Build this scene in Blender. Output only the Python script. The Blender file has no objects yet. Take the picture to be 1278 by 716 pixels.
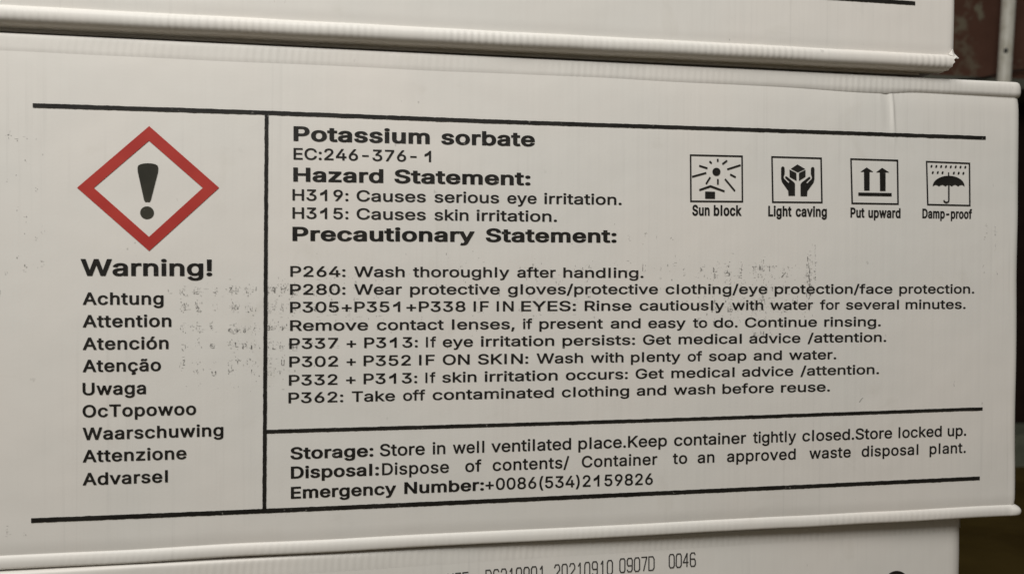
import bpy, bmesh, math, random, os
from mathutils import Vector, Matrix, noise, geometry

random.seed(7)
S = bpy.context.scene
COL = S.collection

# ------------------------------------------------------------------ camera
# photo pixels (1278 x 716), focal length 1000 px; the pose was solved from the printed frame's four corners
F, CX, CY = 1000.0, 639.0, 358.0
PRINT_Z = 0.3411                      # height of the printed frame's centre above the floor
CAM = Vector((-0.0802, -0.3577, PRINT_Z + 0.0160))
YAW, PITCH, ROLL = 0.1669, -0.0140, 0.0030
fw = Vector((math.sin(YAW) * math.cos(PITCH), math.cos(YAW) * math.cos(PITCH), math.sin(PITCH)))
r0 = fw.cross(Vector((0, 0, 1))).normalized()
u0 = r0.cross(fw)
rt = math.cos(ROLL) * r0 + math.sin(ROLL) * u0
up = -math.sin(ROLL) * r0 + math.cos(ROLL) * u0
cd = bpy.data.cameras.new('camera')
cd.sensor_width = 36.0
cd.lens = 36.0 * F / 1278.0
cd.clip_start = 0.01
cd.clip_end = 100.0
cd.dof.use_dof = True                 # a phone lens, about 2.4 mm across, focused on the middle of the label
cd.dof.focus_distance = 0.372
cd.dof.aperture_fstop = 12.5
cam = bpy.data.objects.new('camera', cd)
COL.objects.link(cam)
cam.matrix_world = Matrix(((rt.x, up.x, -fw.x, CAM.x), (rt.y, up.y, -fw.y, CAM.y), (rt.z, up.z, -fw.z, CAM.z), (0, 0, 0, 1)))
S.camera = cam

# ------------------------------------------------------------------ light
w = bpy.data.worlds.new('World')
S.world = w
w.use_nodes = True
w.node_tree.nodes['Background'].inputs[0].default_value = (1.0, 0.965, 0.91, 1)
w.node_tree.nodes['Background'].inputs[1].default_value = 0.13

def area(name, loc, target, size, size_y, power, color):
    l = bpy.data.lights.new(name, 'AREA')
    l.shape = 'RECTANGLE'
    l.size, l.size_y, l.energy, l.color = size, size_y, power, color
    o = bpy.data.objects.new(name, l)
    COL.objects.link(o)
    o.location = loc
    o.rotation_euler = (Vector(target) - Vector(loc)).to_track_quat('-Z', 'Y').to_euler()
    return o

area('ceiling_lamp', (-0.38, -0.76, 1.33), (0.0, 0, 0.36), 0.9, 0.6, 18.3, (1.0, 0.978, 0.935))
S.view_settings.view_transform = 'Standard'
S.view_settings.look = 'None'
S.view_settings.exposure = 0.0
S.view_settings.gamma = 1.0

# ------------------------------------------------------------------ helpers
def ray(px, py):
    return (fw * F + rt * (px - CX) - up * (py - CY)).normalized()

def link(o, parent=None):
    COL.objects.link(o)
    if parent:
        o.parent = parent
    return o

def mesh_obj(name, verts, faces, mat, parent=None, smooth=False):
    me = bpy.data.meshes.new(name)
    me.from_pydata([tuple(v) for v in verts], [], faces)
    me.update()
    if smooth:
        for p in me.polygons:
            p.use_smooth = True
    me.materials.append(mat)
    return link(bpy.data.objects.new(name, me), parent)

def tag(o, label=None, cat=None, group=None, kind=None):
    if label: o['label'] = label
    if cat: o['category'] = cat
    if group: o['group'] = group
    if kind: o['kind'] = kind
    return o

def box_vf(a, b):
    v = [(x, y, z) for x in (a[0], b[0]) for y in (a[1], b[1]) for z in (a[2], b[2])]
    f = [(0, 1, 3, 2), (4, 6, 7, 5), (0, 4, 5, 1), (2, 3, 7, 6), (0, 2, 6, 4), (1, 5, 7, 3)]
    return v, f

class NT:
    def __init__(self, name):
        self.m = bpy.data.materials.new(name)
        self.m.use_nodes = True
        self.t = self.m.node_tree
        self.b = self.t.nodes['Principled BSDF']
    def n(self, typ, **kw):
        nd = self.t.nodes.new(typ)
        for k, v in kw.items():
            if k.startswith('i_'):
                key = k[2:].replace('_', ' ')
                nd.inputs[key].default_value = v
            else:
                setattr(nd, k, v)
        return nd
    def l(self, a, b):
        self.t.links.new(a, b)
    def coord(self):
        return self.n('ShaderNodeTexCoord').outputs['Object']
    def map(self, src, scale, loc=(0, 0, 0)):
        m = self.n('ShaderNodeMapping')
        m.inputs['Scale'].default_value = scale
        m.inputs['Location'].default_value = loc
        self.l(src, m.inputs['Vector'])
        return m.outputs[0]
    def noise(self, src, scale, detail=3, rough=0.5, dist=0.0):
        nd = self.n('ShaderNodeTexNoise')
        nd.inputs['Scale'].default_value = scale
        nd.inputs['Detail'].default_value = detail
        nd.inputs['Roughness'].default_value = rough
        nd.inputs['Distortion'].default_value = dist
        self.l(src, nd.inputs['Vector'])
        return nd.outputs['Fac']
    def ramp(self, src, a, b, va=0.0, vb=1.0):
        m = self.n('ShaderNodeMapRange')
        m.interpolation_type = 'SMOOTHSTEP'
        m.inputs['From Min'].default_value, m.inputs['From Max'].default_value = a, b
        m.inputs['To Min'].default_value, m.inputs['To Max'].default_value = va, vb
        self.l(src, m.inputs['Value'])
        return m.outputs[0]
    def math(self, op, a, b):
        m = self.n('ShaderNodeMath')
        m.operation = op
        for i, s in enumerate((a, b)):
            if isinstance(s, (int, float)):
                m.inputs[i].default_value = s
            else:
                self.l(s, m.inputs[i])
        return m.outputs[0]
    def mix(self, fac, a, b):
        m = self.n('ShaderNodeMix')
        m.data_type = 'RGBA'
        if isinstance(fac, (int, float)): m.inputs[0].default_value = fac
        else: self.l(fac, m.inputs[0])
        for i, s in ((6, a), (7, b)):
            if isinstance(s, tuple): m.inputs[i].default_value = s + (1,) if len(s) == 3 else s
            else: self.l(s, m.inputs[i])
        return m.outputs[2]
    def bump(self, h, strength, dist, prev=None):
        b = self.n('ShaderNodeBump')
        b.inputs['Strength'].default_value = strength
        b.inputs['Distance'].default_value = dist
        self.l(h, b.inputs['Height'])
        if prev: self.l(prev, b.inputs['Normal'])
        return b.outputs[0]

PAPER = (0.735, 0.712, 0.668)

def make_paper(name, dirt=0.0):
    k = NT(name)
    c = k.coord()
    tone = k.noise(c, 9, 3, 0.55)
    col = k.mix(k.ramp(tone, 0.3, 0.7), (0.72, 0.705, 0.668), (0.755, 0.72, 0.675))
    # faint darker washboard streaks along the flutes
    st = k.noise(k.map(c, (420, 6, 7)), 1.0, 3, 0.6)
    patch = k.noise(c, 14, 2, 0.5)
    sf = k.math('MULTIPLY', k.ramp(st, 0.5, 0.75), k.ramp(patch, 0.42, 0.7))
    col = k.mix(k.math('MULTIPLY', sf, 0.20), col, (0.42, 0.41, 0.39))
    # pale handling marks and small dark specks
    spk = k.noise(k.map(c, (1, 1, 0.6)), 330, 2, 0.5)
    spm = k.noise(c, 22, 2, 0.5, 0.5)
    sp = k.math('MULTIPLY', k.ramp(spk, 0.70, 0.77), k.ramp(spm, 0.56, 0.7))
    col = k.mix(k.math('MULTIPLY', sp, 0.5), col, (0.22, 0.21, 0.19))
    hand = k.ramp(k.noise(c, 30, 4, 0.6, 1.0), 0.6, 0.74)
    col = k.mix(k.math('MULTIPLY', hand, 0.10), col, (0.45, 0.41, 0.33))
    k.l(col, k.b.inputs['Base Color'])
    k.b.inputs['Roughness'].default_value = 0.52
    k.b.inputs['Specular IOR Level'].default_value = 0.35
    fl = k.noise(k.map(c, (330, 40, 2.5)), 1.0, 1, 0.4)
    gr = k.noise(c, 900, 2, 0.6)
    wv = k.noise(c, 28, 2, 0.5)
    n1 = k.bump(fl, 0.35, 0.00025)
    n2 = k.bump(gr, 0.25, 0.00008, n1)
    n3 = k.bump(wv, 0.35, 0.0018, n2)
    k.l(n3, k.b.inputs['Normal'])
    return k.m

def make_ink(name, color, wear=(0.66, 0.76), tint=None):
    k = NT(name)
    c = k.coord()
    a = k.noise(c, 520, 2, 0.6)
    z = k.noise(c, 26, 2, 0.5)
    m = k.math('MULTIPLY', k.ramp(a, wear[0], wear[1]), k.ramp(z, 0.45, 0.62, 0.15, 1.0))
    v = k.noise(c, 70, 2, 0.5)
    base = k.mix(k.ramp(v, 0.3, 0.7), color, tint or tuple(x * 1.7 + 0.004 for x in color))
    k.l(k.mix(m, base, (0.22, 0.21, 0.19)), k.b.inputs['Base Color'])
    k.b.inputs['Roughness'].default_value = 0.5
    k.b.inputs['Specular IOR Level'].default_value = 0.3
    return k.m

def simple(name, color, rough=0.6, spec=0.4, metal=0.0):
    k = NT(name)
    c = k.coord()
    v = k.noise(c, 30, 4, 0.6)
    k.l(k.mix(k.ramp(v, 0.3, 0.7), tuple(x * 0.8 for x in color), tuple(min(1, x * 1.15) for x in color)), k.b.inputs['Base Color'])
    k.b.inputs['Roughness'].default_value = rough
    k.b.inputs['Specular IOR Level'].default_value = spec
    k.b.inputs['Metallic'].default_value = metal
    return k.m

M_PAPER = make_paper('white_coated_board')
M_INK = make_ink('black_flexo_ink', (0.0085, 0.0075, 0.006))
M_RED = make_ink('red_flexo_ink', (0.40, 0.035, 0.028), (0.74, 0.84), (0.45, 0.045, 0.034))
M_JET = make_ink('grey_inkjet_dots', (0.035, 0.033, 0.031), (0.58, 0.7))

def make_smudge(name, alpha, sc=420, lo=0.36, hi=0.6):
    k = NT(name)
    c = k.coord()
    k.b.inputs['Base Color'].default_value = (0.10, 0.095, 0.088, 1)
    k.b.inputs['Roughness'].default_value = 0.7
    a = k.noise(k.map(c, (1.5, 1.0, 0.8)), sc, 3, 0.6)
    k.l(k.math('MULTIPLY', k.ramp(a, lo, hi), alpha), k.b.inputs['Alpha'])
    return k.m
M_SMUDGE = make_smudge('rubbed_off_ink', 0.36)
M_GHOST = make_smudge('ghost_lettering_ink', 0.62, 520, 0.46, 0.66)
M_VEIL = make_smudge('rubbed_off_ink_veil', 0.25)

# ------------------------------------------------------------------ the setting behind the cartons
WALL_Y = 0.98
def wall_point(px, py, y=WALL_Y):
    d = ray(px, py)
    return CAM + d * ((y - CAM.y) / d.y)

def make_wall_mat():
    k = NT('red_brown_flaking_paint')
    c = k.coord()
    v = k.noise(c, 11, 5, 0.6)
    col = k.mix(k.ramp(v, 0.3, 0.7), (0.100, 0.045, 0.028), (0.135, 0.064, 0.043))
    # flaked patches where the grey-olive undercoat shows, each with a place of its own
    wob = k.n('ShaderNodeVectorMath'); wob.operation = 'MULTIPLY_ADD'
    nz = k.n('ShaderNodeTexNoise'); nz.inputs['Scale'].default_value = 55; nz.inputs['Detail'].default_value = 4
    k.l(c, nz.inputs['Vector'])
    k.l(nz.outputs['Color'], wob.inputs[0]); wob.inputs[1].default_value = (0.06, 0.0, 0.06)
    sub = k.n('ShaderNodeVectorMath'); sub.operation = 'SUBTRACT'
    k.l(c, sub.inputs[0]); sub.inputs[1].default_value = (0.03, 0.0, 0.03)
    k.l(sub.outputs[0], wob.inputs[2])
    tot = None
    for px, py, rad, amt in ((1222, 15, 8.5, 0.9), (1199, 30, 11, 0.7), (1203, 60, 12, 0.5), (1212, 78, 11, 0.55), (1196, 88, 8, 0.4), (1216, 92, 6, 0.4), (1270, 82, 4, 0.35), (1207, 5, 6, 0.35)):
        p = wall_point(px, py)
        dn = k.n('ShaderNodeVectorMath'); dn.operation = 'DISTANCE'
        k.l(wob.outputs[0], dn.inputs[0]); dn.inputs[1].default_value = p
        R = rad * 1.36 / 1000.0
        s = k.ramp(dn.outputs['Value'], R * 0.35, R * 1.5, amt, 0.0)
        tot = s if tot is None else k.math('MAXIMUM', tot, s)
    col = k.mix(tot, col, (0.22, 0.20, 0.14))
    k.l(col, k.b.inputs['Base Color'])
    k.b.inputs['Roughness'].default_value = 0.7
    k.b.inputs['Specular IOR Level'].default_value = 0.25
    k.l(k.bump(v, 0.4, 0.004), k.b.inputs['Normal'])
    return k.m

def make_floor_mat():
    k = NT('olive_brown_floor')
    c = k.coord()
    v = k.noise(c, 7, 5, 0.6, 0.6)
    k.l(k.mix(k.ramp(v, 0.3, 0.7), (0.058, 0.037, 0.007), (0.100, 0.069, 0.016)), k.b.inputs['Base Color'])
    k.b.inputs['Roughness'].default_value = 0.75
    k.b.inputs['Specular IOR Level'].default_value = 0.15
    k.l(k.bump(v, 0.5, 0.01), k.b.inputs['Normal'])
    return k.m

v, f = box_vf((-3, -3, -0.05), (3, WALL_Y + 0.4, 0.0))
tag(mesh_obj('floor', v, f, make_floor_mat()), kind='structure')
M_WALL = make_wall_mat()
z_rail = wall_point(1255, 98).z
z_skirt = wall_point(1270, 541).z
v, f = box_vf((-3, WALL_Y, z_rail), (3, WALL_Y + 0.12, 2.6))
wall = tag(mesh_obj('wall', v, f, M_WALL), kind='structure')
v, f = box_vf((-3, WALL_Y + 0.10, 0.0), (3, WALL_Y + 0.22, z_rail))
mesh_obj('wall_recess', v, f, simple('shaded_red_brown_paint', (0.022, 0.012, 0.009), 0.8, 0.15), wall)  # same red-brown wall, the shade under the overhang put into its dark colour
v, f = box_vf((-3, WALL_Y - 0.012, 0.0), (3, WALL_Y + 0.099, z_skirt))
skirt = mesh_obj('skirting', v, f, simple('grey_green_paint', (0.17, 0.18, 0.135), 0.7, 0.2), wall)
v, f = box_vf((-3, WALL_Y - 0.006, z_rail - 0.02), (3, WALL_Y + 0.099, z_rail - 0.001))
mesh_obj('ledge', v, f, simple('grey_green_ledge_paint', (0.13, 0.13, 0.105), 0.7, 0.2), wall)

def tube(name, pts, rad, mat, parent=None, seg=16):
    vs, fs = [], []
    n = len(pts)
    for i, p in enumerate(pts):
        t = (pts[min(i + 1, n - 1)] - pts[max(i - 1, 0)]).normalized()
        a = t.orthogonal().normalized() if abs(t.z) > 0.5 else t.cross(Vector((0, 0, 1))).normalized()
        b = t.cross(a)
        for j in range(seg):
            th = 2 * math.pi * j / seg
            vs.append(p + (a * math.cos(th) + b * math.sin(th)) * rad)
    for i in range(n - 1):
        for j in range(seg):
            q = (j + 1) % seg
            fs.append((i * seg + j, i * seg + q, (i + 1) * seg + q, (i + 1) * seg + j))
    fs.append(tuple(range(seg))[::-1])
    fs.append(tuple((n - 1) * seg + j for j in range(seg)))
    return mesh_obj(name, vs, fs, mat, parent, True)

# leaning white pipe, standing on the floor against the wall
PIPE_Y = WALL_Y - 0.045
pa, pb = wall_point(1259, 0, PIPE_Y), wall_point(1253, 98, PIPE_Y)
dirp = (pa - pb).normalized()
base = pb - dirp * (pb.z / dirp.z)
top = pb + dirp * ((1.9 - pb.z) / dirp.z)
pipe = link(bpy.data.objects.new('pipe', None))
pipe.location = base
tag(pipe, 'thin white painted pipe leaning against the red-brown wall behind the cartons', 'pipe')
PR = 8.0 * (PIPE_Y - CAM.y) / F / 0.9
k = NT('white_pipe_paint')
c = k.coord()
k.l(k.mix(k.ramp(k.noise(c, 60, 4, 0.6), 0.35, 0.75), (0.80, 0.78, 0.69), (0.60, 0.57, 0.47)), k.b.inputs['Base Color'])
k.b.inputs['Roughness'].default_value = 0.45
tube('shaft', [Vector((0, 0, 0)) + (top - base) * (i / 12) for i in range(13)], PR, k.m, pipe, 24)
bp = wall_point(1255.5, 63, PIPE_Y - PR) - base
vs, fs = [], []
for r, y in ((0.0030, 0.002), (0.0030, -0.0014), (0.0022, -0.0022)):
    for j in range(10):
        vs.append(bp + Vector((r * math.cos(j * math.tau / 10), y, 1.25 * r * math.sin(j * math.tau / 10))))
for i in range(2):
    for j in range(10):
        fs.append((i * 10 + j, i * 10 + (j + 1) % 10, i * 10 + 10 + (j + 1) % 10, i * 10 + 10 + j))
fs.append(tuple(range(20, 30)))
mesh_obj('screw', vs, fs, simple('dark_steel', (0.10, 0.105, 0.10), 0.5, 0.5, 0.5), pipe, True)
# black cable along the lower edge of the red-brown wall
cp = [wall_point(x, y, WALL_Y - 0.010) for x, y in ((1120, 104), (1180, 101), (1228, 97), (1250, 92.5), (1266, 89), (1290, 85.5), (1340, 80))]
cable = tube('cable', cp, 0.0016, simple('black_rubber', (0.012, 0.011, 0.010), 0.6, 0.3), None, 8)
tag(cable, 'thin black cable running along the lower edge of the red-brown wall', 'cable')

# ------------------------------------------------------------------ cartons
class Carton:
    """A corrugated carton in its own coordinates: x along the front, y into the depth (front at 0), z up from its base."""
    def __init__(self, label, group, origin, rz, x0, x1, height, depth, seed,
                 r_top=0.0062, lip_h=0.0056, lip_out=0.0009, slab=0.0007, slab_in=0.006, bulge=0.0012, groove=(0.00010, 0.0008), rc=0.0042, torn=False, dip=None, ridge=None,
                 lip_profile=((0.06, 0.15), (0.18, 0.55), (0.32, 0.85), (0.46, 0.98), (0.6, 1.0), (0.78, 0.94), (0.9, 0.75), (0.97, 0.4), (1.0, -0.6), (1.0, -3.0))):
        self.__dict__.update(locals())
        self.mw = Matrix.Translation(origin) @ Matrix.Rotation(rz, 4, 'Z')
        self.inv = self.mw.inverted()
        self.root = link(bpy.data.objects.new('carton', None))
        self.root.matrix_world = self.mw
        tag(self.root, label, 'carton', group)
        self.build()

    def crease_top(self, x):
        d = 0.0005 * noise.noise(Vector((x * 22, self.seed, 0)))
        if self.dip:
            a, s, amt = self.dip
            d -= amt * math.exp(-((x - a) / s) ** 2) if x < a else amt * math.exp(-((x - a) / (s * 0.22)) ** 2)
        return self.height - self.r_top - 0.0017 + d

    def crease_bot(self, x):
        return self.slab + self.lip_h + 0.0003 * noise.noise(Vector((x * 25, self.seed + 5, 0)))

    def surf(self, x, z):
        """outward (towards the viewer) offset of the front panel at x, z"""
        u = (x - self.x0) / (self.x1 - self.x0)
        v = (z - self.slab - self.lip_h) / (self.height - self.r_top - self.slab - self.lip_h)
        u, v = min(1, max(0, u)), min(1, max(0, v))
        e = math.sin(math.pi * u) * math.sin(math.pi * v)
        o = self.bulge * e
        o += 0.0007 * e ** 0.5 * noise.noise(Vector((x * 9, z * 7, self.seed)))
        if self.ridge:
            rx, rx2, z1, z2 = self.ridge
            t = (z2 - z) / (z2 - z1)
            if -0.3 < t < 1.2:
                c = rx + (rx2 - rx) * t + 0.0004 * math.sin(t * 6)
                amp = max(0.0, min(1, (1.15 - t) * 3)) * max(0.0, min(1, (t + 0.3) * 4))
                o += amp * (0.00055 * math.exp(-((x - c) / 0.0009) ** 2) - 0.0003 * math.exp(-((x - c + 0.0028) / 0.0022) ** 2))
        return o

    def build(self):
        x0, x1, D, rc = self.x0, self.x1, self.depth, self.rc
        # perimeter: front columns, right corner arc, right side, back corner, back, left side, left corner arc
        xs = []
        n = 300
        for i in range(n + 1):
            xs.append(x0 + rc + (x1 - x0 - 2 * rc) * i / n)
        if self.ridge:
            a = min(self.ridge[:2]) - 0.006
            b = max(self.ridge[:2]) + 0.006
            xs = sorted([x for x in xs if not a < x < b] + [a + (b - a) * i / 56 for i in range(57)])
        front = [(x, 0.0, 0.0, -1.0) for x in xs]
        arcR = [(x1 - rc + rc * math.sin(t), rc - rc * math.cos(t), math.sin(t), -math.cos(t)) for t in [math.pi / 2 * i / 6 for i in range(1, 7)]]
        arcL = [(x0 + rc - rc * math.sin(t), rc - rc * math.cos(t), -math.sin(t), -math.cos(t)) for t in [math.pi / 2 * i / 6 for i in range(6, 0, -1)]]
        fine = [(x0 + rc + (x1 - x0 - 2 * rc) * i / 1100, 0.0, 0.0, -1.0) for i in range(1101)]
        sideR = [(x1, D * i / 60, 1.0, 0.0) for i in range(1, 60)]
        back = [(x1, D, 0.7, 0.7)] + [(x1 - (x1 - x0) * i / 60, D, 0.0, 1.0) for i in range(1, 60)] + [(x0, D, -0.7, 0.7)]
        sideL = [(x0, D - D * i / 60, -1.0, 0.0) for i in range(1, 60)]
        wrap_front = arcL + front + arcR
        wrap_fine = arcL + fine + arcR
        ring = wrap_fine + sideR + back + sideL
        H, rT, sd = self.height, self.r_top, self.seed
        g0, g1 = self.groove
        def gr(x):
            u = min(1.0, max(0.0, (x - x0) / (x1 - x0)))
            return g0 + (g1 - g0) * u ** 4

        def ripple(x, y):
            # flutes pressed through at the folds, about 3 mm apart and uneven
            s = x + y
            a = max(0.05, 0.5 + 0.9 * noise.noise(Vector((s * 30, sd, 3.3))))
            return (0.00030 * a) * math.sin(s * 2 * math.pi / 0.0031 + 1.6 * noise.noise(Vector((s * 60, sd, 1)))) + 0.00022 * noise.noise(Vector((s * 210, sd, 7))) + 0.0007 * noise.noise(Vector((s * 34, sd, 11)))

        def strip(name, cols, stations, closed, amp):
            """stations: functions of x -> (outward offset, z, ripple weight)"""
            vs, fs = [], []
            m = len(cols)
            for st in stations:
                for (x, y, nx, ny) in cols:
                    o, z, wgt = st(x)
                    o += amp * wgt * ripple(x, y)
                    if wgt < 0:
                        o = st(x)[0]
                    vs.append((x + nx * o, y + ny * o, z))
            for i in range(len(stations) - 1):
                for j in range(m if closed else m - 1):
                    q = (j + 1) % m
                    fs.append((i * m + j, (i + 1) * m + j, (i + 1) * m + q, i * m + q))
            return mesh_obj(name, vs, fs, M_PAPER, self.root, True)

        # front panel (wraps round the two vertical corners)
        rows = 70
        vs, fs = [], []
        m = len(wrap_front)
        for i in range(rows + 1):
            for (x, y, nx, ny) in wrap_front:
                zt, zb = self.crease_top(x), self.crease_bot(x)
                t = i / rows
                t = 0.5 - 0.5 * math.cos(math.pi * t) if False else t
                z = zt + (zb - zt) * t
                o = self.surf(x, z)
                e = min(zt - z, z - zb)
                o -= 0.7 * gr(x) * math.exp(-((zt - z) / 0.003) ** 2) + 0.0004 * math.exp(-((z - zb) / 0.0012) ** 2)
                if zt - z < 0.012:
                    o += 0.13 * ripple(x, y) * math.exp(-((zt - z) / 0.004) ** 2)
                if abs(ny + 1) > 1e-3:
                    o += 0.0005 * noise.noise(Vector((z * 25, sd, x)))
                vs.append((x + nx * o, y + ny * o, z))
        for i in range(rows):
            for j in range(m - 1):
                fs.append((i * m + j, (i + 1) * m + j, (i + 1) * m + j + 1, i * m + j + 1))
        self.front = mesh_obj('front_panel', vs, fs, M_PAPER, self.root, True)

        # rolled fold along the top edge, right round the carton
        st = []
        for q, dz in ((-0.0075, 0.0), (-0.0030, 0.00003), (-0.0013, 0.00015), (-0.0006, 0.0004), (-0.0002, 0.0009), (-0.00005, 0.0015), (0.0, 0.0024), (0.0, 0.0036), (0.0, 0.0058)):
            st.append(lambda x, q=q, dz=dz: (q + gr(x) * min(1.0, dz / 0.003), H - dz * rT / 0.0062, min(1.0, dz / 0.002)))
        st.append(lambda x: (gr(x) * 0.6, self.crease_top(x) + 0.0009, 0.6))
        st.append(lambda x: (-gr(x) * 0.7, self.crease_top(x), 0.5))
        strip('top_fold', ring, st, True, 0.26)

        # rolled fold along the bottom edge
        lh, lo, sb = self.lip_h, self.lip_out, self.slab
        flare = 0.0 if self.torn else 0.0022
        st = [lambda x: (-0.0004, self.crease_bot(x), 0.0)]
        for t, q in self.lip_profile:
            st.append(lambda x, t=t, q=q: (lo * q + (flare * max(0.0, q) * max(0.0, min(1.0, (x - x1 + rc * 1.4) / rc)) ** 2), self.crease_bot(x) - lh * t, 0.9 if 0.1 < t < 0.9 else 0.25))
        if self.torn:
            cols = [c for c in wrap_fine if c[3] == -1.0 and c[0] < x1 - 0.0050]
            o = strip('bottom_fold', cols, st, False, 0.38)
            nst, mm = len(st), len(cols)
            for i in range(nst):     # ragged right end
                vtx = o.data.vertices[i * mm + mm - 1]
                vtx.co.x += (0.0030, 0.0034, 0.0040, 0.0030, 0.0016, 0.0020, 0.0008, 0.0012, 0.0000, 0.0006, -0.0010, -0.0015)[min(i, 11)]
                vtx.co.y += random.uniform(-0.0004, 0.0006)
            vs, fs = box_vf((x0, 0.0012, sb + 0.0002), (x1 - 0.0085, D, self.crease_bot(0) - 0.001))
            mesh_obj('inner_flap', vs, fs, M_PAPER, self.root)
            # torn paper tip at the corner
            zc = self.crease_bot(x1)
            P = [(x1 - 0.0056, -0.0008, zc - 0.0002), (x1 - 0.0038, -0.0008, zc + 0.0016), (x1 - 0.0030, -0.0006, zc + 0.0026), (x1 - 0.0022, -0.0004, zc + 0.0006), (x1 + 0.0002, -0.0008, zc - 0.0018), (x1 - 0.0016, -0.0014, zc - 0.0022), (x1 - 0.0036, -0.0018, zc - 0.0012)]
            vs = P + [(a, b + 0.0006, c_) for a, b, c_ in P]
            k6 = len(P)
            fs = [tuple(range(k6)), tuple(range(2 * k6 - 1, k6 - 1, -1))] + [(i, i + k6, (i + 1) % k6 + k6, (i + 1) % k6) for i in range(k6)]
            mesh_obj('torn_paper', vs, fs, M_PAPER, self.root)
        else:
            strip('bottom_fold', ring, st, True, 0.22)

        # hidden sides and the flaps that close top and bottom
        for nm, a, b in (('side_panel', (x1, rc, 0), (x1, D, 0)), ('back_panel', (x1, D, 0), (x0, D, 0)), ('side_panel', (x0, D, 0), (x0, rc, 0))):
            zt, zb = H - rT - 0.0009, sb + lh
            nx, ny = (b[1] - a[1]), -(b[0] - a[0])
            ln = math.hypot(nx, ny); nx, ny = nx / ln * 0.003, ny / ln * 0.003
            vs = [(a[0], a[1], zb), (b[0], b[1], zb), (b[0], b[1], zt), (a[0], a[1], zt)]
            vs += [(p[0] - nx, p[1] - ny, p[2]) for p in vs]
            mesh_obj(nm, vs, [(0, 1, 2, 3), (7, 6, 5, 4), (0, 4, 5, 1), (1, 5, 6, 2), (2, 6, 7, 3), (3, 7, 4, 0)], M_PAPER, self.root)
        e, si = rT - 0.0004, self.slab_in
        for a, b in ((e, D / 2 - 0.001), (D / 2 + 0.001, D - e)):
            vs, fs = box_vf((x0 + e, a, H - 0.003), (x1 - e, b, H - 0.00005))
            mesh_obj('top_flap', vs, fs, M_PAPER, self.root)
        for a, b in ((si, D / 2 - 0.001), (D / 2 + 0.001, D - si)):
            if self.torn:            # two flaps on top of each other, the lower one set further back
                vs, fs = box_vf((x0 + si, a, 0.0014), (x1 - si - 0.010, b, sb + 0.0004))
                mesh_obj('bottom_flap', vs, fs, M_PAPER, self.root)
                vs, fs = box_vf((x0 + si, a + (0.012 if a == si else 0), 0.00005), (x1 - si - 0.020, b, 0.0013))
                mesh_obj('bottom_flap', vs, fs, M_PAPER, self.root)
            else:
                vs, fs = box_vf((x0 + si, a, 0.00005), (x1 - si, b, sb + 0.0004))
                mesh_obj('bottom_flap', vs, fs, M_PAPER, self.root)

    # -------- printing: photo pixel -> point on this carton's front panel (local x, z)
    def pix(self, px, py):
        d = self.inv.to_3x3() @ ray(px, py)
        o = self.inv @ CAM
        y = 0.0
        for _ in range(4):
            p = o + d * ((y - o.y) / d.y)
            y = -self.surf(p.x, p.z)
        return Vector((p.x, p.z))

    def sheet(self, name, pts, faces, mat, lift=0.0002):
        vs = [(p[0], -self.surf(p[0], p[1]) - lift, p[1]) for p in pts]
        return mesh_obj(name, vs, faces, mat, self.front)

LAB = 'white printed carton'
def plane_x(px, py):
    d = ray(px, py); p = CAM + d * (-CAM.y / d.y); return p
xr = plane_x(1274.0, 360).x
zt_mid = plane_x(1205, 98.5).z
zb_mid = plane_x(640, 678.5).z
HT = zt_mid - zb_mid
Wd = xr * 2
GR = 'white cartons in a stack'
pr1, pr2 = plane_x(1110.5, 107), plane_x(1117, 168)
mid = Carton('white carton with red diamond hazard pictogram and safety text, between two other cartons', GR,
             Vector((0, 0, zb_mid)), 0.0, -xr, xr, HT, 0.31, 1.3,
             dip=(plane_x(1104, 105).x, 0.05, 0.0013), ridge=(pr1.x, pr2.x, pr2.z - zb_mid, pr1.z - zb_mid))
xu = plane_x(1188.8, 40).x
upp = Carton('white carton on top of the stack with a torn lower corner and thick bottom fold', GR,
             Vector((0, -0.0028, zt_mid)), math.radians(-0.25), xu - Wd, xu, HT, 0.31, 4.1,
             lip_h=0.0079, lip_out=0.0021, slab=0.0025, slab_in=0.0062, torn=True,
             lip_profile=((0.05, 0.25), (0.12, 0.58), (0.22, 0.86), (0.36, 1.0), (0.52, 1.02), (0.66, 0.95), (0.78, 0.76), (0.88, 0.40), (0.95, -0.1), (1.0, -1.0), (1.0, -3.0)))
xl = plane_x(1199, 680).x + 0.0095
low = Carton('white carton at the base of the stack with a grey inkjet date code', GR,
             Vector((xl, 0.0068, 0.0)), math.radians(1.15), -Wd, 0.0, zb_mid, 0.31, 8.7, groove=(0.00002, 0.00002), rc=0.0095)

# ------------------------------------------------------------------ lettering
FONT = None
try:
    FONT = bpy.data.fonts.load(os.path.join(bpy.utils.system_resource('DATAFILES'), 'fonts', 'Inter.woff2'))
except Exception:
    FONT = None

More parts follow.
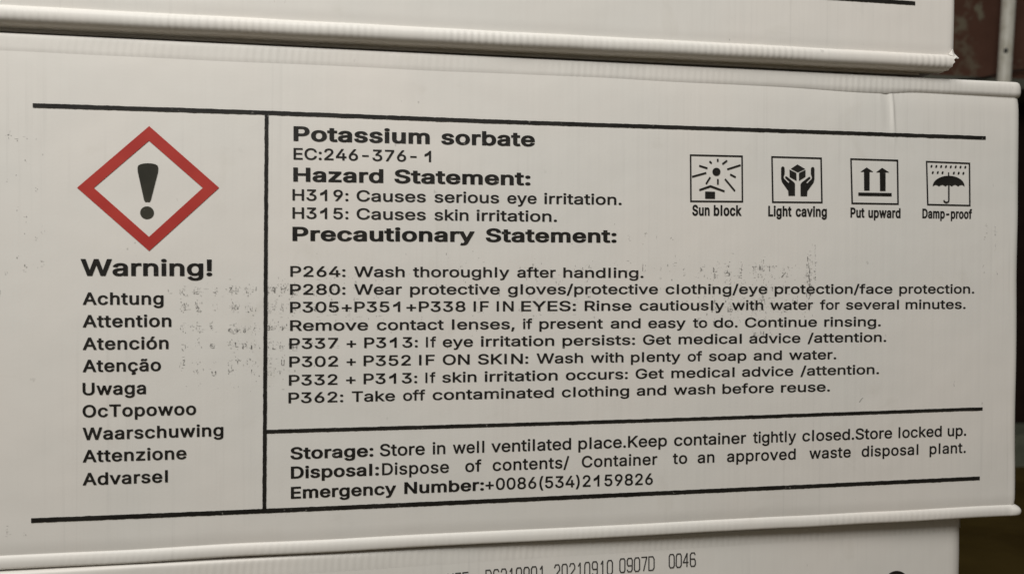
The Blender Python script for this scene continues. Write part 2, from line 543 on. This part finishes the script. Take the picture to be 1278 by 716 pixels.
_raw = {}
def outlines(txt):
    """closed contours of a string as laid out by the font"""
    if txt in _raw: return _raw[txt]
    cu = bpy.data.curves.new('glyphs', 'FONT')
    cu.body = txt
    if FONT: cu.font = FONT
    cu.size = 1.0
    cu.resolution_u = 4
    cu.fill_mode = 'NONE'
    ob = bpy.data.objects.new('glyphs', cu)
    COL.objects.link(ob)
    me = bpy.data.meshes.new_from_object(ob.evaluated_get(bpy.context.evaluated_depsgraph_get()))
    nxt = {}
    for e in me.edges:
        nxt.setdefault(e.vertices[0], []).append(e.vertices[1])
        nxt.setdefault(e.vertices[1], []).append(e.vertices[0])
    seen, loops = set(), []
    for i in sorted(nxt):
        if i in seen: continue
        lp, prev, cur = [], None, i
        while cur not in seen:
            seen.add(cur); lp.append(cur)
            c2 = [q for q in nxt[cur] if q not in seen]
            if not c2: break
            cur = (cur + 1) if (cur + 1) in c2 else c2[0]
        loops.append([Vector((me.vertices[q].co.x, me.vertices[q].co.y)) for q in lp])
    bpy.data.objects.remove(ob); bpy.data.curves.remove(cu); bpy.data.meshes.remove(me)
    _raw[txt] = loops
    return loops

def clean(lp):
    out = []
    for p in lp:
        if not out or (p - out[-1]).length > 1e-5: out.append(p)
    if len(out) > 1 and (out[0] - out[-1]).length < 1e-5: out.pop()
    return out

def winding(p, loops):
    wn = 0
    for lp in loops:
        for a, b in zip(lp, lp[1:] + lp[:1]):
            if a[1] <= p[1]:
                if b[1] > p[1] and (b[0] - a[0]) * (p[1] - a[1]) - (p[0] - a[0]) * (b[1] - a[1]) > 0: wn += 1
            elif b[1] <= p[1] and (b[0] - a[0]) * (p[1] - a[1]) - (p[0] - a[0]) * (b[1] - a[1]) < 0: wn -= 1
    return wn

def area2(lp):
    return sum(a[0] * b[1] - b[0] * a[1] for a, b in zip(lp, lp[1:] + lp[:1]))

def plain_forms(ch):
    """plain grotesque I, l and 1 (the font's own carry serifs and tails)"""
    if ch not in 'Il1' or not FONT: return None
    hx = sorted({round(p[0], 3) for l in outlines('H') for p in l})
    w_ = hx[1] - hx[0]
    cap_ = max(p[1] for l in outlines('H') for p in l)
    if ch == '1':
        xs = 0.26
        pts = [(xs, 0), (xs + w_, 0), (xs + w_, cap_), (xs + w_ * 0.35, cap_), (xs - 0.05, cap_ - 0.095), (xs - 0.17, cap_ - 0.17), (xs - 0.17, cap_ - 0.255), (xs - 0.07, cap_ - 0.215), (xs, cap_ - 0.155)]
    else:
        t_ = cap_ if ch == 'I' else max(p[1] for l in outlines('h') for p in l)
        pts = [(0.078, 0), (0.078 + w_, 0), (0.078 + w_, t_), (0.078, t_)]
    return [[Vector(p) for p in pts]]

_glyph = {}
def glyph(ch, bold):
    """triangles of one character, its contours thickened by bold and merged (non-zero winding)"""
    if (ch, bold) in _glyph: return _glyph[(ch, bold)]
    loops = [clean(l) for l in (plain_forms(ch) or outlines(ch))]
    loops = [l for l in loops if len(l) > 2]
    sgn = 1.0 if max((area2(l) for l in loops), key=abs) > 0 else -1.0
    if bold:
        res = []
        for lp in loops:
            o = []
            for i, p in enumerate(lp):
                d1 = (p - lp[i - 1]).normalized(); d2 = (lp[(i + 1) % len(lp)] - p).normalized()
                n1 = Vector((d1[1], -d1[0])); n2 = Vector((d2[1], -d2[0]))
                m_ = n1 + n2
                if m_.length < 1e-4: m_ = n1
                m_.normalize()
                o.append(p + Vector((m_[0], m_[1] * 0.62)) * (sgn * bold / max(0.55, m_.dot(n1))))
            res.append(o)
        loops = res
    vs, es = [], []
    for lp in loops:
        n0 = len(vs)
        vs += lp
        es += [(n0 + i, n0 + (i + 1) % len(lp)) for i in range(len(lp))]
    r = geometry.delaunay_2d_cdt(vs, es, [], 0, 1e-6)
    ov = [(v[0], v[1]) for v in r[0]]
    of = [tuple(f_) for f_ in r[2] if winding(sum((r[0][i] for i in f_), Vector((0, 0))) / len(f_), loops) != 0]
    _glyph[(ch, bold)] = (ov, of)
    return ov, of

_adv = {}
def advance(ch):
    if ch in 'Il1' and FONT:
        return {'I': 0.265, 'l': 0.228, '1': 0.51}[ch]
    if ch not in _adv:
        mx = lambda t: max(p[0] for l in outlines(t) for p in l)
        _adv[ch] = mx('H' + ch + 'H') - mx('HH')
    return _adv[ch]

def word_mesh(txt, bold, spacing):
    x, P, Fc = 0.0, [], []
    for ch in txt:
        vs, fs = glyph(ch, bold)
        n0 = len(P)
        P += [(a + x, b) for a, b in vs]
        Fc += [tuple(n0 + q for q in t) for t in fs]
        x += advance(ch) + (spacing - 1.0) * 0.6 + bold * 1.3
    mn = min(v[0] for v in P)
    P = [(a - mn, b) for a, b in P]
    return P, Fc, max(v[0] for v in P)

def cap_h(bold):
    vs = word_mesh('H', bold, 1.0)[0]
    return max(v[1] for v in vs), min(v[1] for v in vs)

def text(car, words, xs, xend, yb0, yb1, cap, bold=0.013, spacing=0.975, fixed=None, mat=None, name='printed_text'):
    """words placed at pixel abscissae xs; the baseline runs from yb0 (at xs[0]) to yb1 (at xend)"""
    if isinstance(words, str): words = words.split(' ')
    top_, bot_ = cap_h(bold)
    P0 = car.pix(xs[0], yb0)
    P0t = car.pix(xs[0], yb0 - cap)
    sy = (P0t[1] - P0[1]) / (top_ - bot_)
    if yb1 is None:
        # level baseline
        y1 = yb0
        for _ in range(6):
            y1 += (car.pix(xend, y1)[1] - P0[1]) / ((P0t[1] - P0[1]) / cap)
        yb1 = y1
    PT, FC = [], []
    space = 0.33 + (spacing - 1) * 1.2
    for i, wd in enumerate(words):
        vs, fs, wdt = word_mesh(wd, bold, spacing)
        def bl(x): return yb0 + (yb1 - yb0) * (x - xs[0]) / (xend - xs[0])
        a = car.pix(xs[i], bl(xs[i]))
        if i + 1 < len(words):
            b = car.pix(xs[i + 1], bl(xs[i + 1])); sx = (b[0] - a[0]) / (wdt + space)
        else:
            b = car.pix(xend, bl(xend)); sx = (b[0] - a[0]) / wdt
        if fixed and i + 1 < len(words): sx = fixed * sy
        slope = (b[1] - a[1]) / (b[0] - a[0])
        n0 = len(PT)
        PT += [(a[0] + v[0] * sx, a[1] + v[0] * sx * slope + (v[1] - bot_) * sy) for v in vs]
        FC += [tuple(n0 + q for q in f_) for f_ in fs]
    return car.sheet(name, PT, FC, mat or M_INK)

B1, B2, B3 = 0.030, 0.024, 0.020
text(mid, 'Potassium sorbate', [366.3, 550.3], 667.5, 175.9, 182.8, 18.3, B1)
text(mid, 'EC:246-376- 1', [366.3, 529.7], 538, 199.0, 202.2, 14.3)
text(mid, 'Hazard Statement:', [366, 492], 662, 226.4, 231.3, 17.4, B1)
text(mid, 'H319: Causes serious eye irritation.', [365, 445, 542, 633, 679], 775.7, 250, 255.6, 14.0)
text(mid, 'H315: Causes skin irritation.', [365, 445, 542, 594.6], 695, 272.6, 276.6, 14.0)
text(mid, 'Precautionary Statement:', [365, 606], 769.3, 300.4, 302.6, 17.5, B1)
C = 13.1
text(mid, 'P264: Wash thoroughly after handling.', [362.3, 441.9, 515.3, 645.3, 702.9], 803, 344.9, 346.4, C)
text(mid, 'P280: Wear protective gloves/protective clothing/eye protection/face protection.', [362, 441.9, 511.7, 633.7, 830.4, 966.5, 1122], 1215.6, 367.4, 365.9, C)
text(mid, 'P305+P351+P338 IF IN EYES: Rinse cautiously with water for several minutes.', [362, 590.9, 619.7, 650.3, 729.5, 798, 913.2, 961, 1023, 1055.4, 1129.9], 1204.8, 389.5, 385, C)
text(mid, 'Remove contact lenses, if present and easy to do. Continue rinsing.', [362, 470.3, 563.9, 652.5, 673, 761.9, 808.8, 864.6, 890.9, 929.4, 1028.4], 1099, 412.4, 406.7, C)
text(mid, 'P337 + P313: If eye irritation persists: Get medical advice /attention.', [361, 432.5, 454.5, 531.5, 552.4, 599.9, 701.8, 802.3, 846.6, 934.8, 1007.5], 1105.8, 434.9, 426, C)
text(mid, 'P302 + P352 IF ON SKIN: Wash with plenty of soap and water.', [361, 432.5, 453.7, 522.9, 552.4, 596.3, 669.4, 737, 787.2, 858, 884.4, 940.2, 984.5], 1043.5, 457.6, 447.7, C)
text(mid, 'P332 + P313: If skin irritation occurs: Get medical advice /attention.', [360.5, 431.8, 453.7, 530.8, 551.7, 604.6, 706, 793, 837.6, 925.8, 998.5], 1096.8, 480.6, 466.2, C)
text(mid, 'P362: Take off contaminated clothing and wash before reuse.', [360, 439, 503, 539.8, 701, 794.4, 840.5, 901.3, 974.4], 1035.6, 502.6, 487.8, C)
text(mid, 'Storage:', [362.3], 466, 572.6, 568.9, 15.0, B2)
text(mid, 'Store in well ventilated place.Keep container tightly closed.Store locked up.', [474, 539.8, 565, 612.9, 721.6, 841, 939.5, 1001, 1121, 1182.4], 1205.5, 568.6, 543.0, 15.0)
text(mid, 'Disposal:', [363], 473, 596.6, 592.4, 15.0, B2)
text(mid, 'Dispose of contents/ Container to an approved waste disposal plant.', [476.8, 580.5, 614.7, 725.9, 839.4, 870.4, 907, 1009.7, 1075, 1159.8], 1205, 592.2, 564.4, 14.8, spacing=1.0, fixed=1.10)
text(mid, 'Emergency Number:', [363, 504.5], 603.9, 621.7, 611.2, 14.8, B2)
text(mid, '+0086(534)2159826', [605.7], 814.6, 610.9, 603.9, 14.6)
# left column
text(mid, 'Warning!', [100.6], 265, 344, 344.2, 21.0, B2)
for wd, xe, yb in (('Achtung', 204.2, 380.0), ('Attention', 214, 408.2), ('Atención', 210.5, 436.3), ('Atenção', 201, 463.9), ('Uwaga', 182.3, 492.7),
                   ('OcTopowoo', 244.9, 520.4), ('Waarschuwing', 278.8, 548.6), ('Attenzione', 232.8, 576.4), ('Advarsel', 209.6, 605.0)):
    text(mid, wd, [103.2], xe, yb, None, 15.4, B3, spacing=1.0)
# icon captions
text(mid, 'Sun block', [863.7, 890.5], 925.5, 268.9, 269.3, 13.3, 0.033, spacing=0.98)
text(mid, 'Light caving', [958.5, 992.8], 1031.7, 269.8, 270.5, 13.0, 0.033, spacing=0.98)
text(mid, 'Put upward', [1061.1, 1083.4], 1123.6, 271.3, 272.0, 12.4, 0.033, spacing=0.98)
text(mid, 'Damp-proof', [1150.8], 1212.8, 272.2, 273.0, 11.9, 0.033, spacing=0.98)

# ------------------------------------------------------------------ rules, pictograms
def rule(car, poly, thick, mat=M_INK, lift=0.0002, name='printed_rule', rough=1.0):
    """line through pixel points, slightly uneven edges, re-cut every few millimetres"""
    pts = [car.pix(*p) for p in poly]
    sc = (car.pix(poly[0][0], poly[0][1] - 10) - car.pix(*poly[0])).length / 10.0
    P, Fc = [], []
    cum = 0.0
    sam = []
    for a, b in zip(pts, pts[1:]):
        n = max(1, int((b - a).length / 0.0005))
        for i in range(n):
            sam.append((a + (b - a) * (i / n), (b - a).normalized()))
    sam.append((pts[-1], (pts[-1] - pts[-2]).normalized()))
    for i, (p, d) in enumerate(sam):
        nrm = Vector((-d[1], d[0]))
        t = thick * sc / 2
        j1 = (0.00012 * noise.noise(Vector((p[0] * 300, p[1] * 300, 1.0))) + 0.00008 * noise.noise(Vector((p[0] * 900, p[1] * 900, 2.0)))) * rough
        j2 = (0.00011 * noise.noise(Vector((p[0] * 420, p[1] * 420, 9.0))) + 0.00010 * noise.noise(Vector((p[0] * 1100, p[1] * 1100, 5.0)))) * rough
        bl = noise.noise(Vector((p[0] * 160, p[1] * 160, 4.0)))
        if bl > 0.33: j2 += 0.0003 * (bl - 0.33) * rough
        P += [p + nrm * (t + j1), p - nrm * (t + j2)]
        if i: Fc.append((2 * i - 2, 2 * i - 1, 2 * i + 1, 2 * i))
    return car.sheet(name, P, Fc, mat, lift)

rule(mid, [(41, 131.7), (330, 140.8), (600, 151.2), (900, 160.9), (1230, 172.2)], 5.4)
rule(mid, [(39, 648.9), (200, 642.3), (400, 634.0), (660, 622.3), (1222.5, 596.2)], 5.7)
rule(mid, [(332.8, 143.4), (331.4, 400), (330, 635.4)], 4.6, lift=0.00028)
rule(mid, [(332, 538.2), (800, 524.6), (1226, 509.6)], 4.6)
rule(upp, [(900, -11.0), (1000, -4.6), (1070, -0.2), (1142, 4.6)], 5.0)
rule(upp, [(41, -70), (500, -38), (899, -11.1)], 5.2)

def fan(car, pts_px, mat, lift=0.0002, name='printed_mark'):
    bm = bmesh.new()
    vs = [bm.verts.new((*car.pix(*p), 0)) for p in pts_px]
    f_ = bm.faces.new(vs)
    bmesh.ops.triangulate(bm, faces=[f_])
    bm.verts.index_update()
    P = [(v.co.x, v.co.y) for v in bm.verts]
    Fc = [tuple(v.index for v in q.verts) for q in bm.faces]
    bm.free()
    return P, Fc

def marks(car, name, polys, mat, lift=0.0002):
    P, Fc = [], []
    for pl in polys:
        a, b = fan(car, pl, mat)
        n0 = len(P)
        P += a
        Fc += [tuple(n0 + q for q in t) for t in b]
    return car.sheet(name, P, Fc, mat, lift)

def ell(cx, cy, rx, ry, n=28, rot=0.0):
    return [(cx + rx * math.cos(t) * math.cos(rot) - ry * math.sin(t) * math.sin(rot), cy + rx * math.cos(t) * math.sin(rot) + ry * math.sin(t) * math.cos(rot)) for t in [math.tau * i / n for i in range(n)]]

def seg(a, b, wd):
    d = Vector((b[0] - a[0], b[1] - a[1])).normalized()
    n = Vector((-d[1], d[0])) * wd / 2
    return [(a[0] + n[0], a[1] + n[1]), (b[0] + n[0], b[1] + n[1]), (b[0] - n[0], b[1] - n[1]), (a[0] - n[0], a[1] - n[1])]

def frame(out, inn):
    return [[out[i], out[(i + 1) % 4], inn[(i + 1) % 4], inn[i]] for i in range(4)]

# hazard diamond
O = [(96.3, 234.3), (186.3, 157.5), (273.6, 234.3), (186.3, 313.2)]
Iq = [(117.3, 234.5), (186.0, 175.8), (253.2, 234.5), (186.1, 295.4)]
marks(mid, 'hazard_diamond', frame(O, Iq), M_RED)['label'] = 'red diamond outline of the hazard pictogram'
ex = []
for i in range(9):
    t = math.pi * i / 8
    ex.append((184.7 - 13.0 * math.cos(t), 209.0 - 5.2 * math.sin(t) ** 0.8 if 0 < i < 8 else 209.5))
ex += [(197.4, 214.5), (188.4, 249.5), (187.0, 252.0), (181.2, 252.0), (179.8, 249.5), (172.0, 214.5)]
marks(mid, 'exclamation_mark', [ex, ell(183.6, 265.4, 8.6, 7.9)], make_ink('dark_olive_black_ink', (0.022, 0.021, 0.014), (0.7, 0.82)))

Z = 6.726
def q1(*pts): return [(850 + a / Z, 180 + b / Z) for a, b in pts]
def q2(*pts): return [(1040 + a / Z, 180 + b / Z) for a, b in pts]
def icon_frame(name, q, tl, tr, br, bl, lw):
    inn = [(tl[0] + lw, tl[1] + lw), (tr[0] - lw, tr[1] + lw), (br[0] - lw, br[1] - lw), (bl[0] + lw, bl[1] - lw)]
    return marks(mid, name, frame(q(tl, tr, br, bl), q(*inn)), M_INK)
icon_frame('icon_frame', q1, (72, 85), (517, 95), (520, 488), (75, 485), 13)
icon_frame('icon_frame', q1, (755, 100), (1180, 112), (1187, 495), (762, 492), 13)
icon_frame('icon_frame', q2, (140, 118), (543, 130), (548, 508), (150, 502), 13)
icon_frame('icon_frame', q2, (775, 140), (1147, 155), (1150, 520), (785, 512), 12)
rays = [((237, 143), (255, 160)), ((306, 123), (306, 147)), ((345, 167), (385, 137)), ((385, 211), (498, 175)), ((410, 253), (457, 277)), ((367, 292), (450, 392)),
        ((307, 292), (307, 338)), ((243, 277), (208, 333)), ((210, 240), (90, 273)), ((220, 202), (150, 180))]
sun = [q1(*ell(295, 231, 34, 33))] + [q1(*seg(a, b, 14)) for a, b in rays]
sun += [q1((150, 377), (245, 343), (365, 388), (362, 402), (245, 361), (152, 392)), q1((200, 397), (283, 399), (283, 456), (200, 455))]
marks(mid, 'sun_and_house_symbol', sun, M_INK, 0.00027)
LH = [(838, 200), (843, 190), (853, 187), (863, 191), (868, 203), (868, 250), (859, 272), (862, 288), (900, 325), (908, 317), (871, 281), (874, 271), (884, 270), (945, 318), (955, 332), (955, 432), (900, 432), (897, 390), (845, 317), (838, 290)]
RH = [(1956 - a, b + 4) for a, b in LH][::-1]
marks(mid, 'hands_and_box_symbol', [q1(*LH), q1(*RH), q1((920, 206), (975, 170), (1040, 208), (978, 236)), q1((908, 213), (966, 242), (968, 307), (910, 275)), q1((988, 242), (1043, 216), (1043, 273), (988, 307))], M_INK)
marks(mid, 'up_arrows_symbol', [q2((278, 195), (335, 233), (303, 231), (303, 388), (257, 388), (255, 231), (225, 232)),
                                q2((408, 198), (468, 237), (437, 235), (437, 392), (390, 392), (388, 235), (357, 236)),
                                q2((208, 405), (488, 410), (488, 437), (208, 432))], M_INK)
canopy = []
for i in range(17):
    t = math.pi * i / 16
    canopy.append((966 - 134 * math.cos(t), 353 - 88 * math.sin(t) + (2 if i == 16 else 0)))
for s in range(5):      # scalloped lower edge, right to left
    xa = 1100 - s * 53.6
    for jx in (1, 2, 3):
        canopy.append((xa - 53.6 * jx / 4, 354 - 13 * math.sin(math.pi * jx / 4)))
    if s < 4: canopy.append((xa - 53.6, 354))
hook = [(967 - 21 + 21 * math.cos(t), 468 + 20 * math.sin(t)) for t in [math.pi * i / 10 for i in range(11)]]
hk = [seg((967, 343), (967, 468), 12)]
for a, b in zip(hook, hook[1:]):
    hk.append(seg(a, b, 12))
umb = [q2(*canopy), q2(*seg((966, 236), (966, 270), 10))]
for i in range(8): umb.append(q2(*ell(822 + i * 40.6, 185 + i * 1.1, 8, 12.5, 12, 0.35)))
for x, y in ((833, 238), (875, 238), (915, 239), (1010, 242), (1050, 243), (1090, 244)): umb.append(q2(*ell(x, y, 8, 12.5, 12, 0.35)))
marks(mid, 'umbrella_symbol', umb, M_INK)
marks(mid, 'umbrella_handle', [q2(*s_) for s_ in hk[:1]] , M_INK, 0.00027)
rule(mid, q2(*([(967, 462)] + hook)), 12 / Z, lift=0.00033, name='umbrella_hook', rough=0.2)

# ------------------------------------------------------------------ rubbed-off ink from the neighbouring carton
def flecks(name, cells, mat, lift, wmul=1.0):
    P, Fc = [], []
    for (x, y, w_, h_, n) in cells:
        for _ in range(n):
            px, py = random.gauss(x, w_ / 2.6), random.gauss(y, h_ / 2.6)
            r_ = random.random()
            if r_ < 0.62: a, b = random.uniform(0.5, 1.3), random.uniform(1.0, 4.2)
            elif r_ < 0.82: a, b = random.uniform(1.5, 4.0), random.uniform(0.5, 1.1)
            else: a, b = random.uniform(0.7, 1.8), random.uniform(0.7, 1.8)
            a *= wmul
            c_ = mid.pix(px, py)
            s_ = 0.00034
            n0 = len(P)
            k_ = 6
            for i in range(k_):
                t = math.tau * i / k_ + random.uniform(-0.3, 0.3)
                rr = random.uniform(0.7, 1.15)
                P.append((c_[0] + a * s_ * 0.5 * math.cos(t) * rr, c_[1] + b * s_ * 0.5 * math.sin(t) * rr))
            Fc.append(tuple(range(n0, n0 + k_)))
    o = mid.sheet(name, P, Fc, mat, lift)
    o['kind'] = 'stuff'
    return o

cells = []
for r_, (y, amt) in enumerate(((361, 1.0), (383, 0.95), (408, 0.8), (430, 0.6), (451, 0.32), (463, 0.28), (482, 0.12))):
    for x, g in ((210, 0.12), (229, 0.7), (247, 0.9), (268, 0.6), (290, 1.1), (297, 0.6), (308, 0.6), (317, 0.7), (337, 1.1), (345, 0.5), (354, 0.9), (368, 0.7), (392, 0.4), (420, 0.35)):
        n = int(21 * amt * g * random.uniform(0.45, 1.3))
        cells.append((x + random.uniform(-1.5, 1.5), y + random.uniform(-2, 2), 8, 10, n))
for x in (668, 690, 713, 735, 752, 770, 786, 805, 820, 838):
    cells.append((x, 293 + random.uniform(-3, 3), 4, 9, random.randint(1, 6)))
    cells.append((x, 330 + random.uniform(-6, 12), 9, 16, random.randint(2, 7)))
    cells.append((x, 360 + random.uniform(-6, 12), 9, 22, random.randint(1, 5)))
for x, g in ((855, 0.4), (874, 0.8), (893, 1.1), (911, 1.1), (926, 0.7), (944, 1.3), (951, 1.2), (963, 1.0), (979, 0.8), (993, 0.3)):
    for y, amt in ((334, 0.9), (342, 0.5), (358, 0.8), (375, 1.0), (384, 0.7), (402, 0.5), (415, 0.35)):
        cells.append((x + random.uniform(-2, 2), y, 7, 10, int(12 * g * amt * random.uniform(0.4, 1.4))))
for i in range(24):
    y = 308 + i * 4.6
    cells.append((1012 + random.uniform(-3, 3) - i * 0.12, y, 6, 7, 2 + int(6 * math.exp(-((y - 345) / 25) ** 2))))
for i in range(12): cells.append((1017.5, 309 + i * 4, 0.8, 5, 3))
for i in range(26): cells.append((random.choice((32, 31, 45, 53, 8, 22)), random.uniform(170, 345), 4, 6, random.randint(0, 3)))
cells += [(11, 168, 5, 7, 9), (32, 172, 4, 4, 3), (9, 663, 4, 8, 8), (28, 666, 5, 3, 3), (34, 203, 5, 4, 4)]
for i in range(12): cells.append((random.choice((1228, 1231, 1243, 1242)), random.uniform(278, 338), 2, 5, random.randint(1, 3)))
for i in range(60): cells.append((random.uniform(360, 1010), random.uniform(315, 440), 6, 12, random.randint(1, 3)))
flecks('ink_smudge', cells, M_SMUDGE, 0.00011, 1.5)
P, Fc = [], []
for (x, y, w_, h_, n) in cells:      # remains of transferred letters
    if n < 4 or w_ < 6: continue
    vs, fs = glyph(random.choice('RLETHnPaesZU'), 0.02)
    hg = random.uniform(8, 11)
    wg = random.uniform(7, 11)
    if random.random() < 0.3: wg *= 0.6
    n0 = len(P)
    for a, b in vs:
        P.append(mid.pix(x + (a - 0.33) * wg / 0.6, y - (b - 0.36) * hg / 0.73))
    Fc += [tuple(n0 + q for q in t) for t in fs]
o = mid.sheet('ghost_lettering', P, Fc, M_GHOST, 0.00013)
o['kind'] = 'stuff'
veil = []
for x in (345, 366, 395, 415, 440, 470, 600, 655, 668, 690, 715, 735, 880, 893, 911, 926, 944, 951, 963, 979, 1011):
    for y in (350, 372, 392):
        veil.append((x, y + random.uniform(-6, 6), 14, 24, random.randint(3, 10)))
for y in (361, 383, 408): veil += [(x, y, 12, 12, 5) for x in (229, 247, 292, 312, 340, 352)]
flecks('ink_smudge_veil', veil, M_VEIL, 0.00015, 2.2)
# short pencil-like scratch near the storage rule
rule(mid, [(1072.5, 501.5), (1075, 498), (1077, 495.5)], 1.1, M_SMUDGE, 0.00012, 'scratch')

# ------------------------------------------------------------------ inkjet date code on the lower carton
G = {'0': [[(0.2, 0), (0, .15), (0, .85), (.2, 1), (.8, 1), (1, .85), (1, .15), (.8, 0), (.2, 0)]],
     '1': [[(.25, .78), (.6, 1), (.6, 0)]],
     '2': [[(0, .8), (.2, 1), (.8, 1), (1, .82), (1, .62), (0, .12), (0, 0), (1, 0)]],
     '4': [[(.75, 0), (.75, 1), (0, .32), (1, .32)]],
     '6': [[(.95, .86), (.8, 1), (.2, 1), (0, .85), (0, .15), (.2, 0), (.8, 0), (1, .15), (1, .42), (.8, .55), (0, .55)]],
     '7': [[(0, 1), (1, 1), (.4, 0)]],
     '9': [[(.05, .14), (.2, 0), (.8, 0), (1, .15), (1, .85), (.8, 1), (.2, 1), (0, .85), (0, .58), (.2, .45), (1, .45)]],
     'D': [[(0, 0), (0, 1), (.75, 1), (1, .82), (1, .18), (.75, 0), (0, 0)]],
     'G': [[(1, .84), (.8, 1), (.2, 1), (0, .85), (0, .15), (.2, 0), (.8, 0), (1, .15), (1, .45), (.6, .45)]],
     'Y': [[(0, 1), (.5, .5), (1, 1)], [(.5, .5), (.5, 0)]], 'Z': [[(0, 1), (1, 1), (0, 0), (1, 0)]], 'E': [[(1, 1), (0, 1), (0, 0), (1, 0)], [(0, .5), (.8, .5)]]}
def jet(s, xa, xb, ya, yb, hgt, wdt):
    """characters between pixel xa and xb; ya, yb = pixel height of the tops at both ends"""
    P, Fc = [], []
    n = len(s)
    pitch = (xb - xa - wdt) / max(1, n - 1)
    for i, ch in enumerate(s):
        x = xa + i * pitch
        y = ya + (yb - ya) * (x - xa) / (xb - xa)
        sl = (yb - ya) / (xb - xa)
        for st in G[ch]:
            pp = [(x + a * wdt + (b - 1) * -0.6 * 0.0 + random.uniform(-.15, .15), y + (1 - b) * hgt + a * wdt * sl) for a, b in st]
            lifts = 0
            for a, b in zip(pp, pp[1:]):
                d = Vector((b[0] - a[0], b[1] - a[1])).normalized() * 0.45
                sg = seg((a[0] - d[0], a[1] - d[1]), (b[0] + d[0], b[1] + d[1]), 1.45)
                n0 = len(P)
                lifts += 1
                for p in sg:
                    loc = low.pix(*p)
                    P.append((loc[0], -low.surf(loc[0], loc[1]) - 0.00018 - 0.00001 * lifts, loc[1]))
                Fc.append((n0, n0 + 1, n0 + 2, n0 + 3))
    return mesh_obj('inkjet_code', P, Fc, M_JET, low.front)
jet('YZE', 559, 584, 715.6, 713.2, 17.5, 6.4)
jet('DG210901', 606.5, 679, 710.8, 705.3, 17.3, 6.4)
jet('20210910', 692, 764, 704.2, 698.2, 17.0, 6.2)
jet('0907D', 773.5, 816, 696.6, 693.6, 16.8, 6.3)
jet('0046', 835, 867.5, 691.2, 688.9, 16.5, 6.2)
ring = [(1119 + 14.5 * math.cos(t), 725 + 13.5 * math.sin(t)) for t in [math.tau * i / 36 for i in range(36)]]
rin = [(1119 + 9.5 * math.cos(t), 725.4 + 9 * math.sin(t)) for t in [math.tau * i / 36 for i in range(36)]]
marks(low, 'printed_ring', [[ring[i], ring[(i + 1) % 36], rin[(i + 1) % 36], rin[i]] for i in range(36)], M_INK)
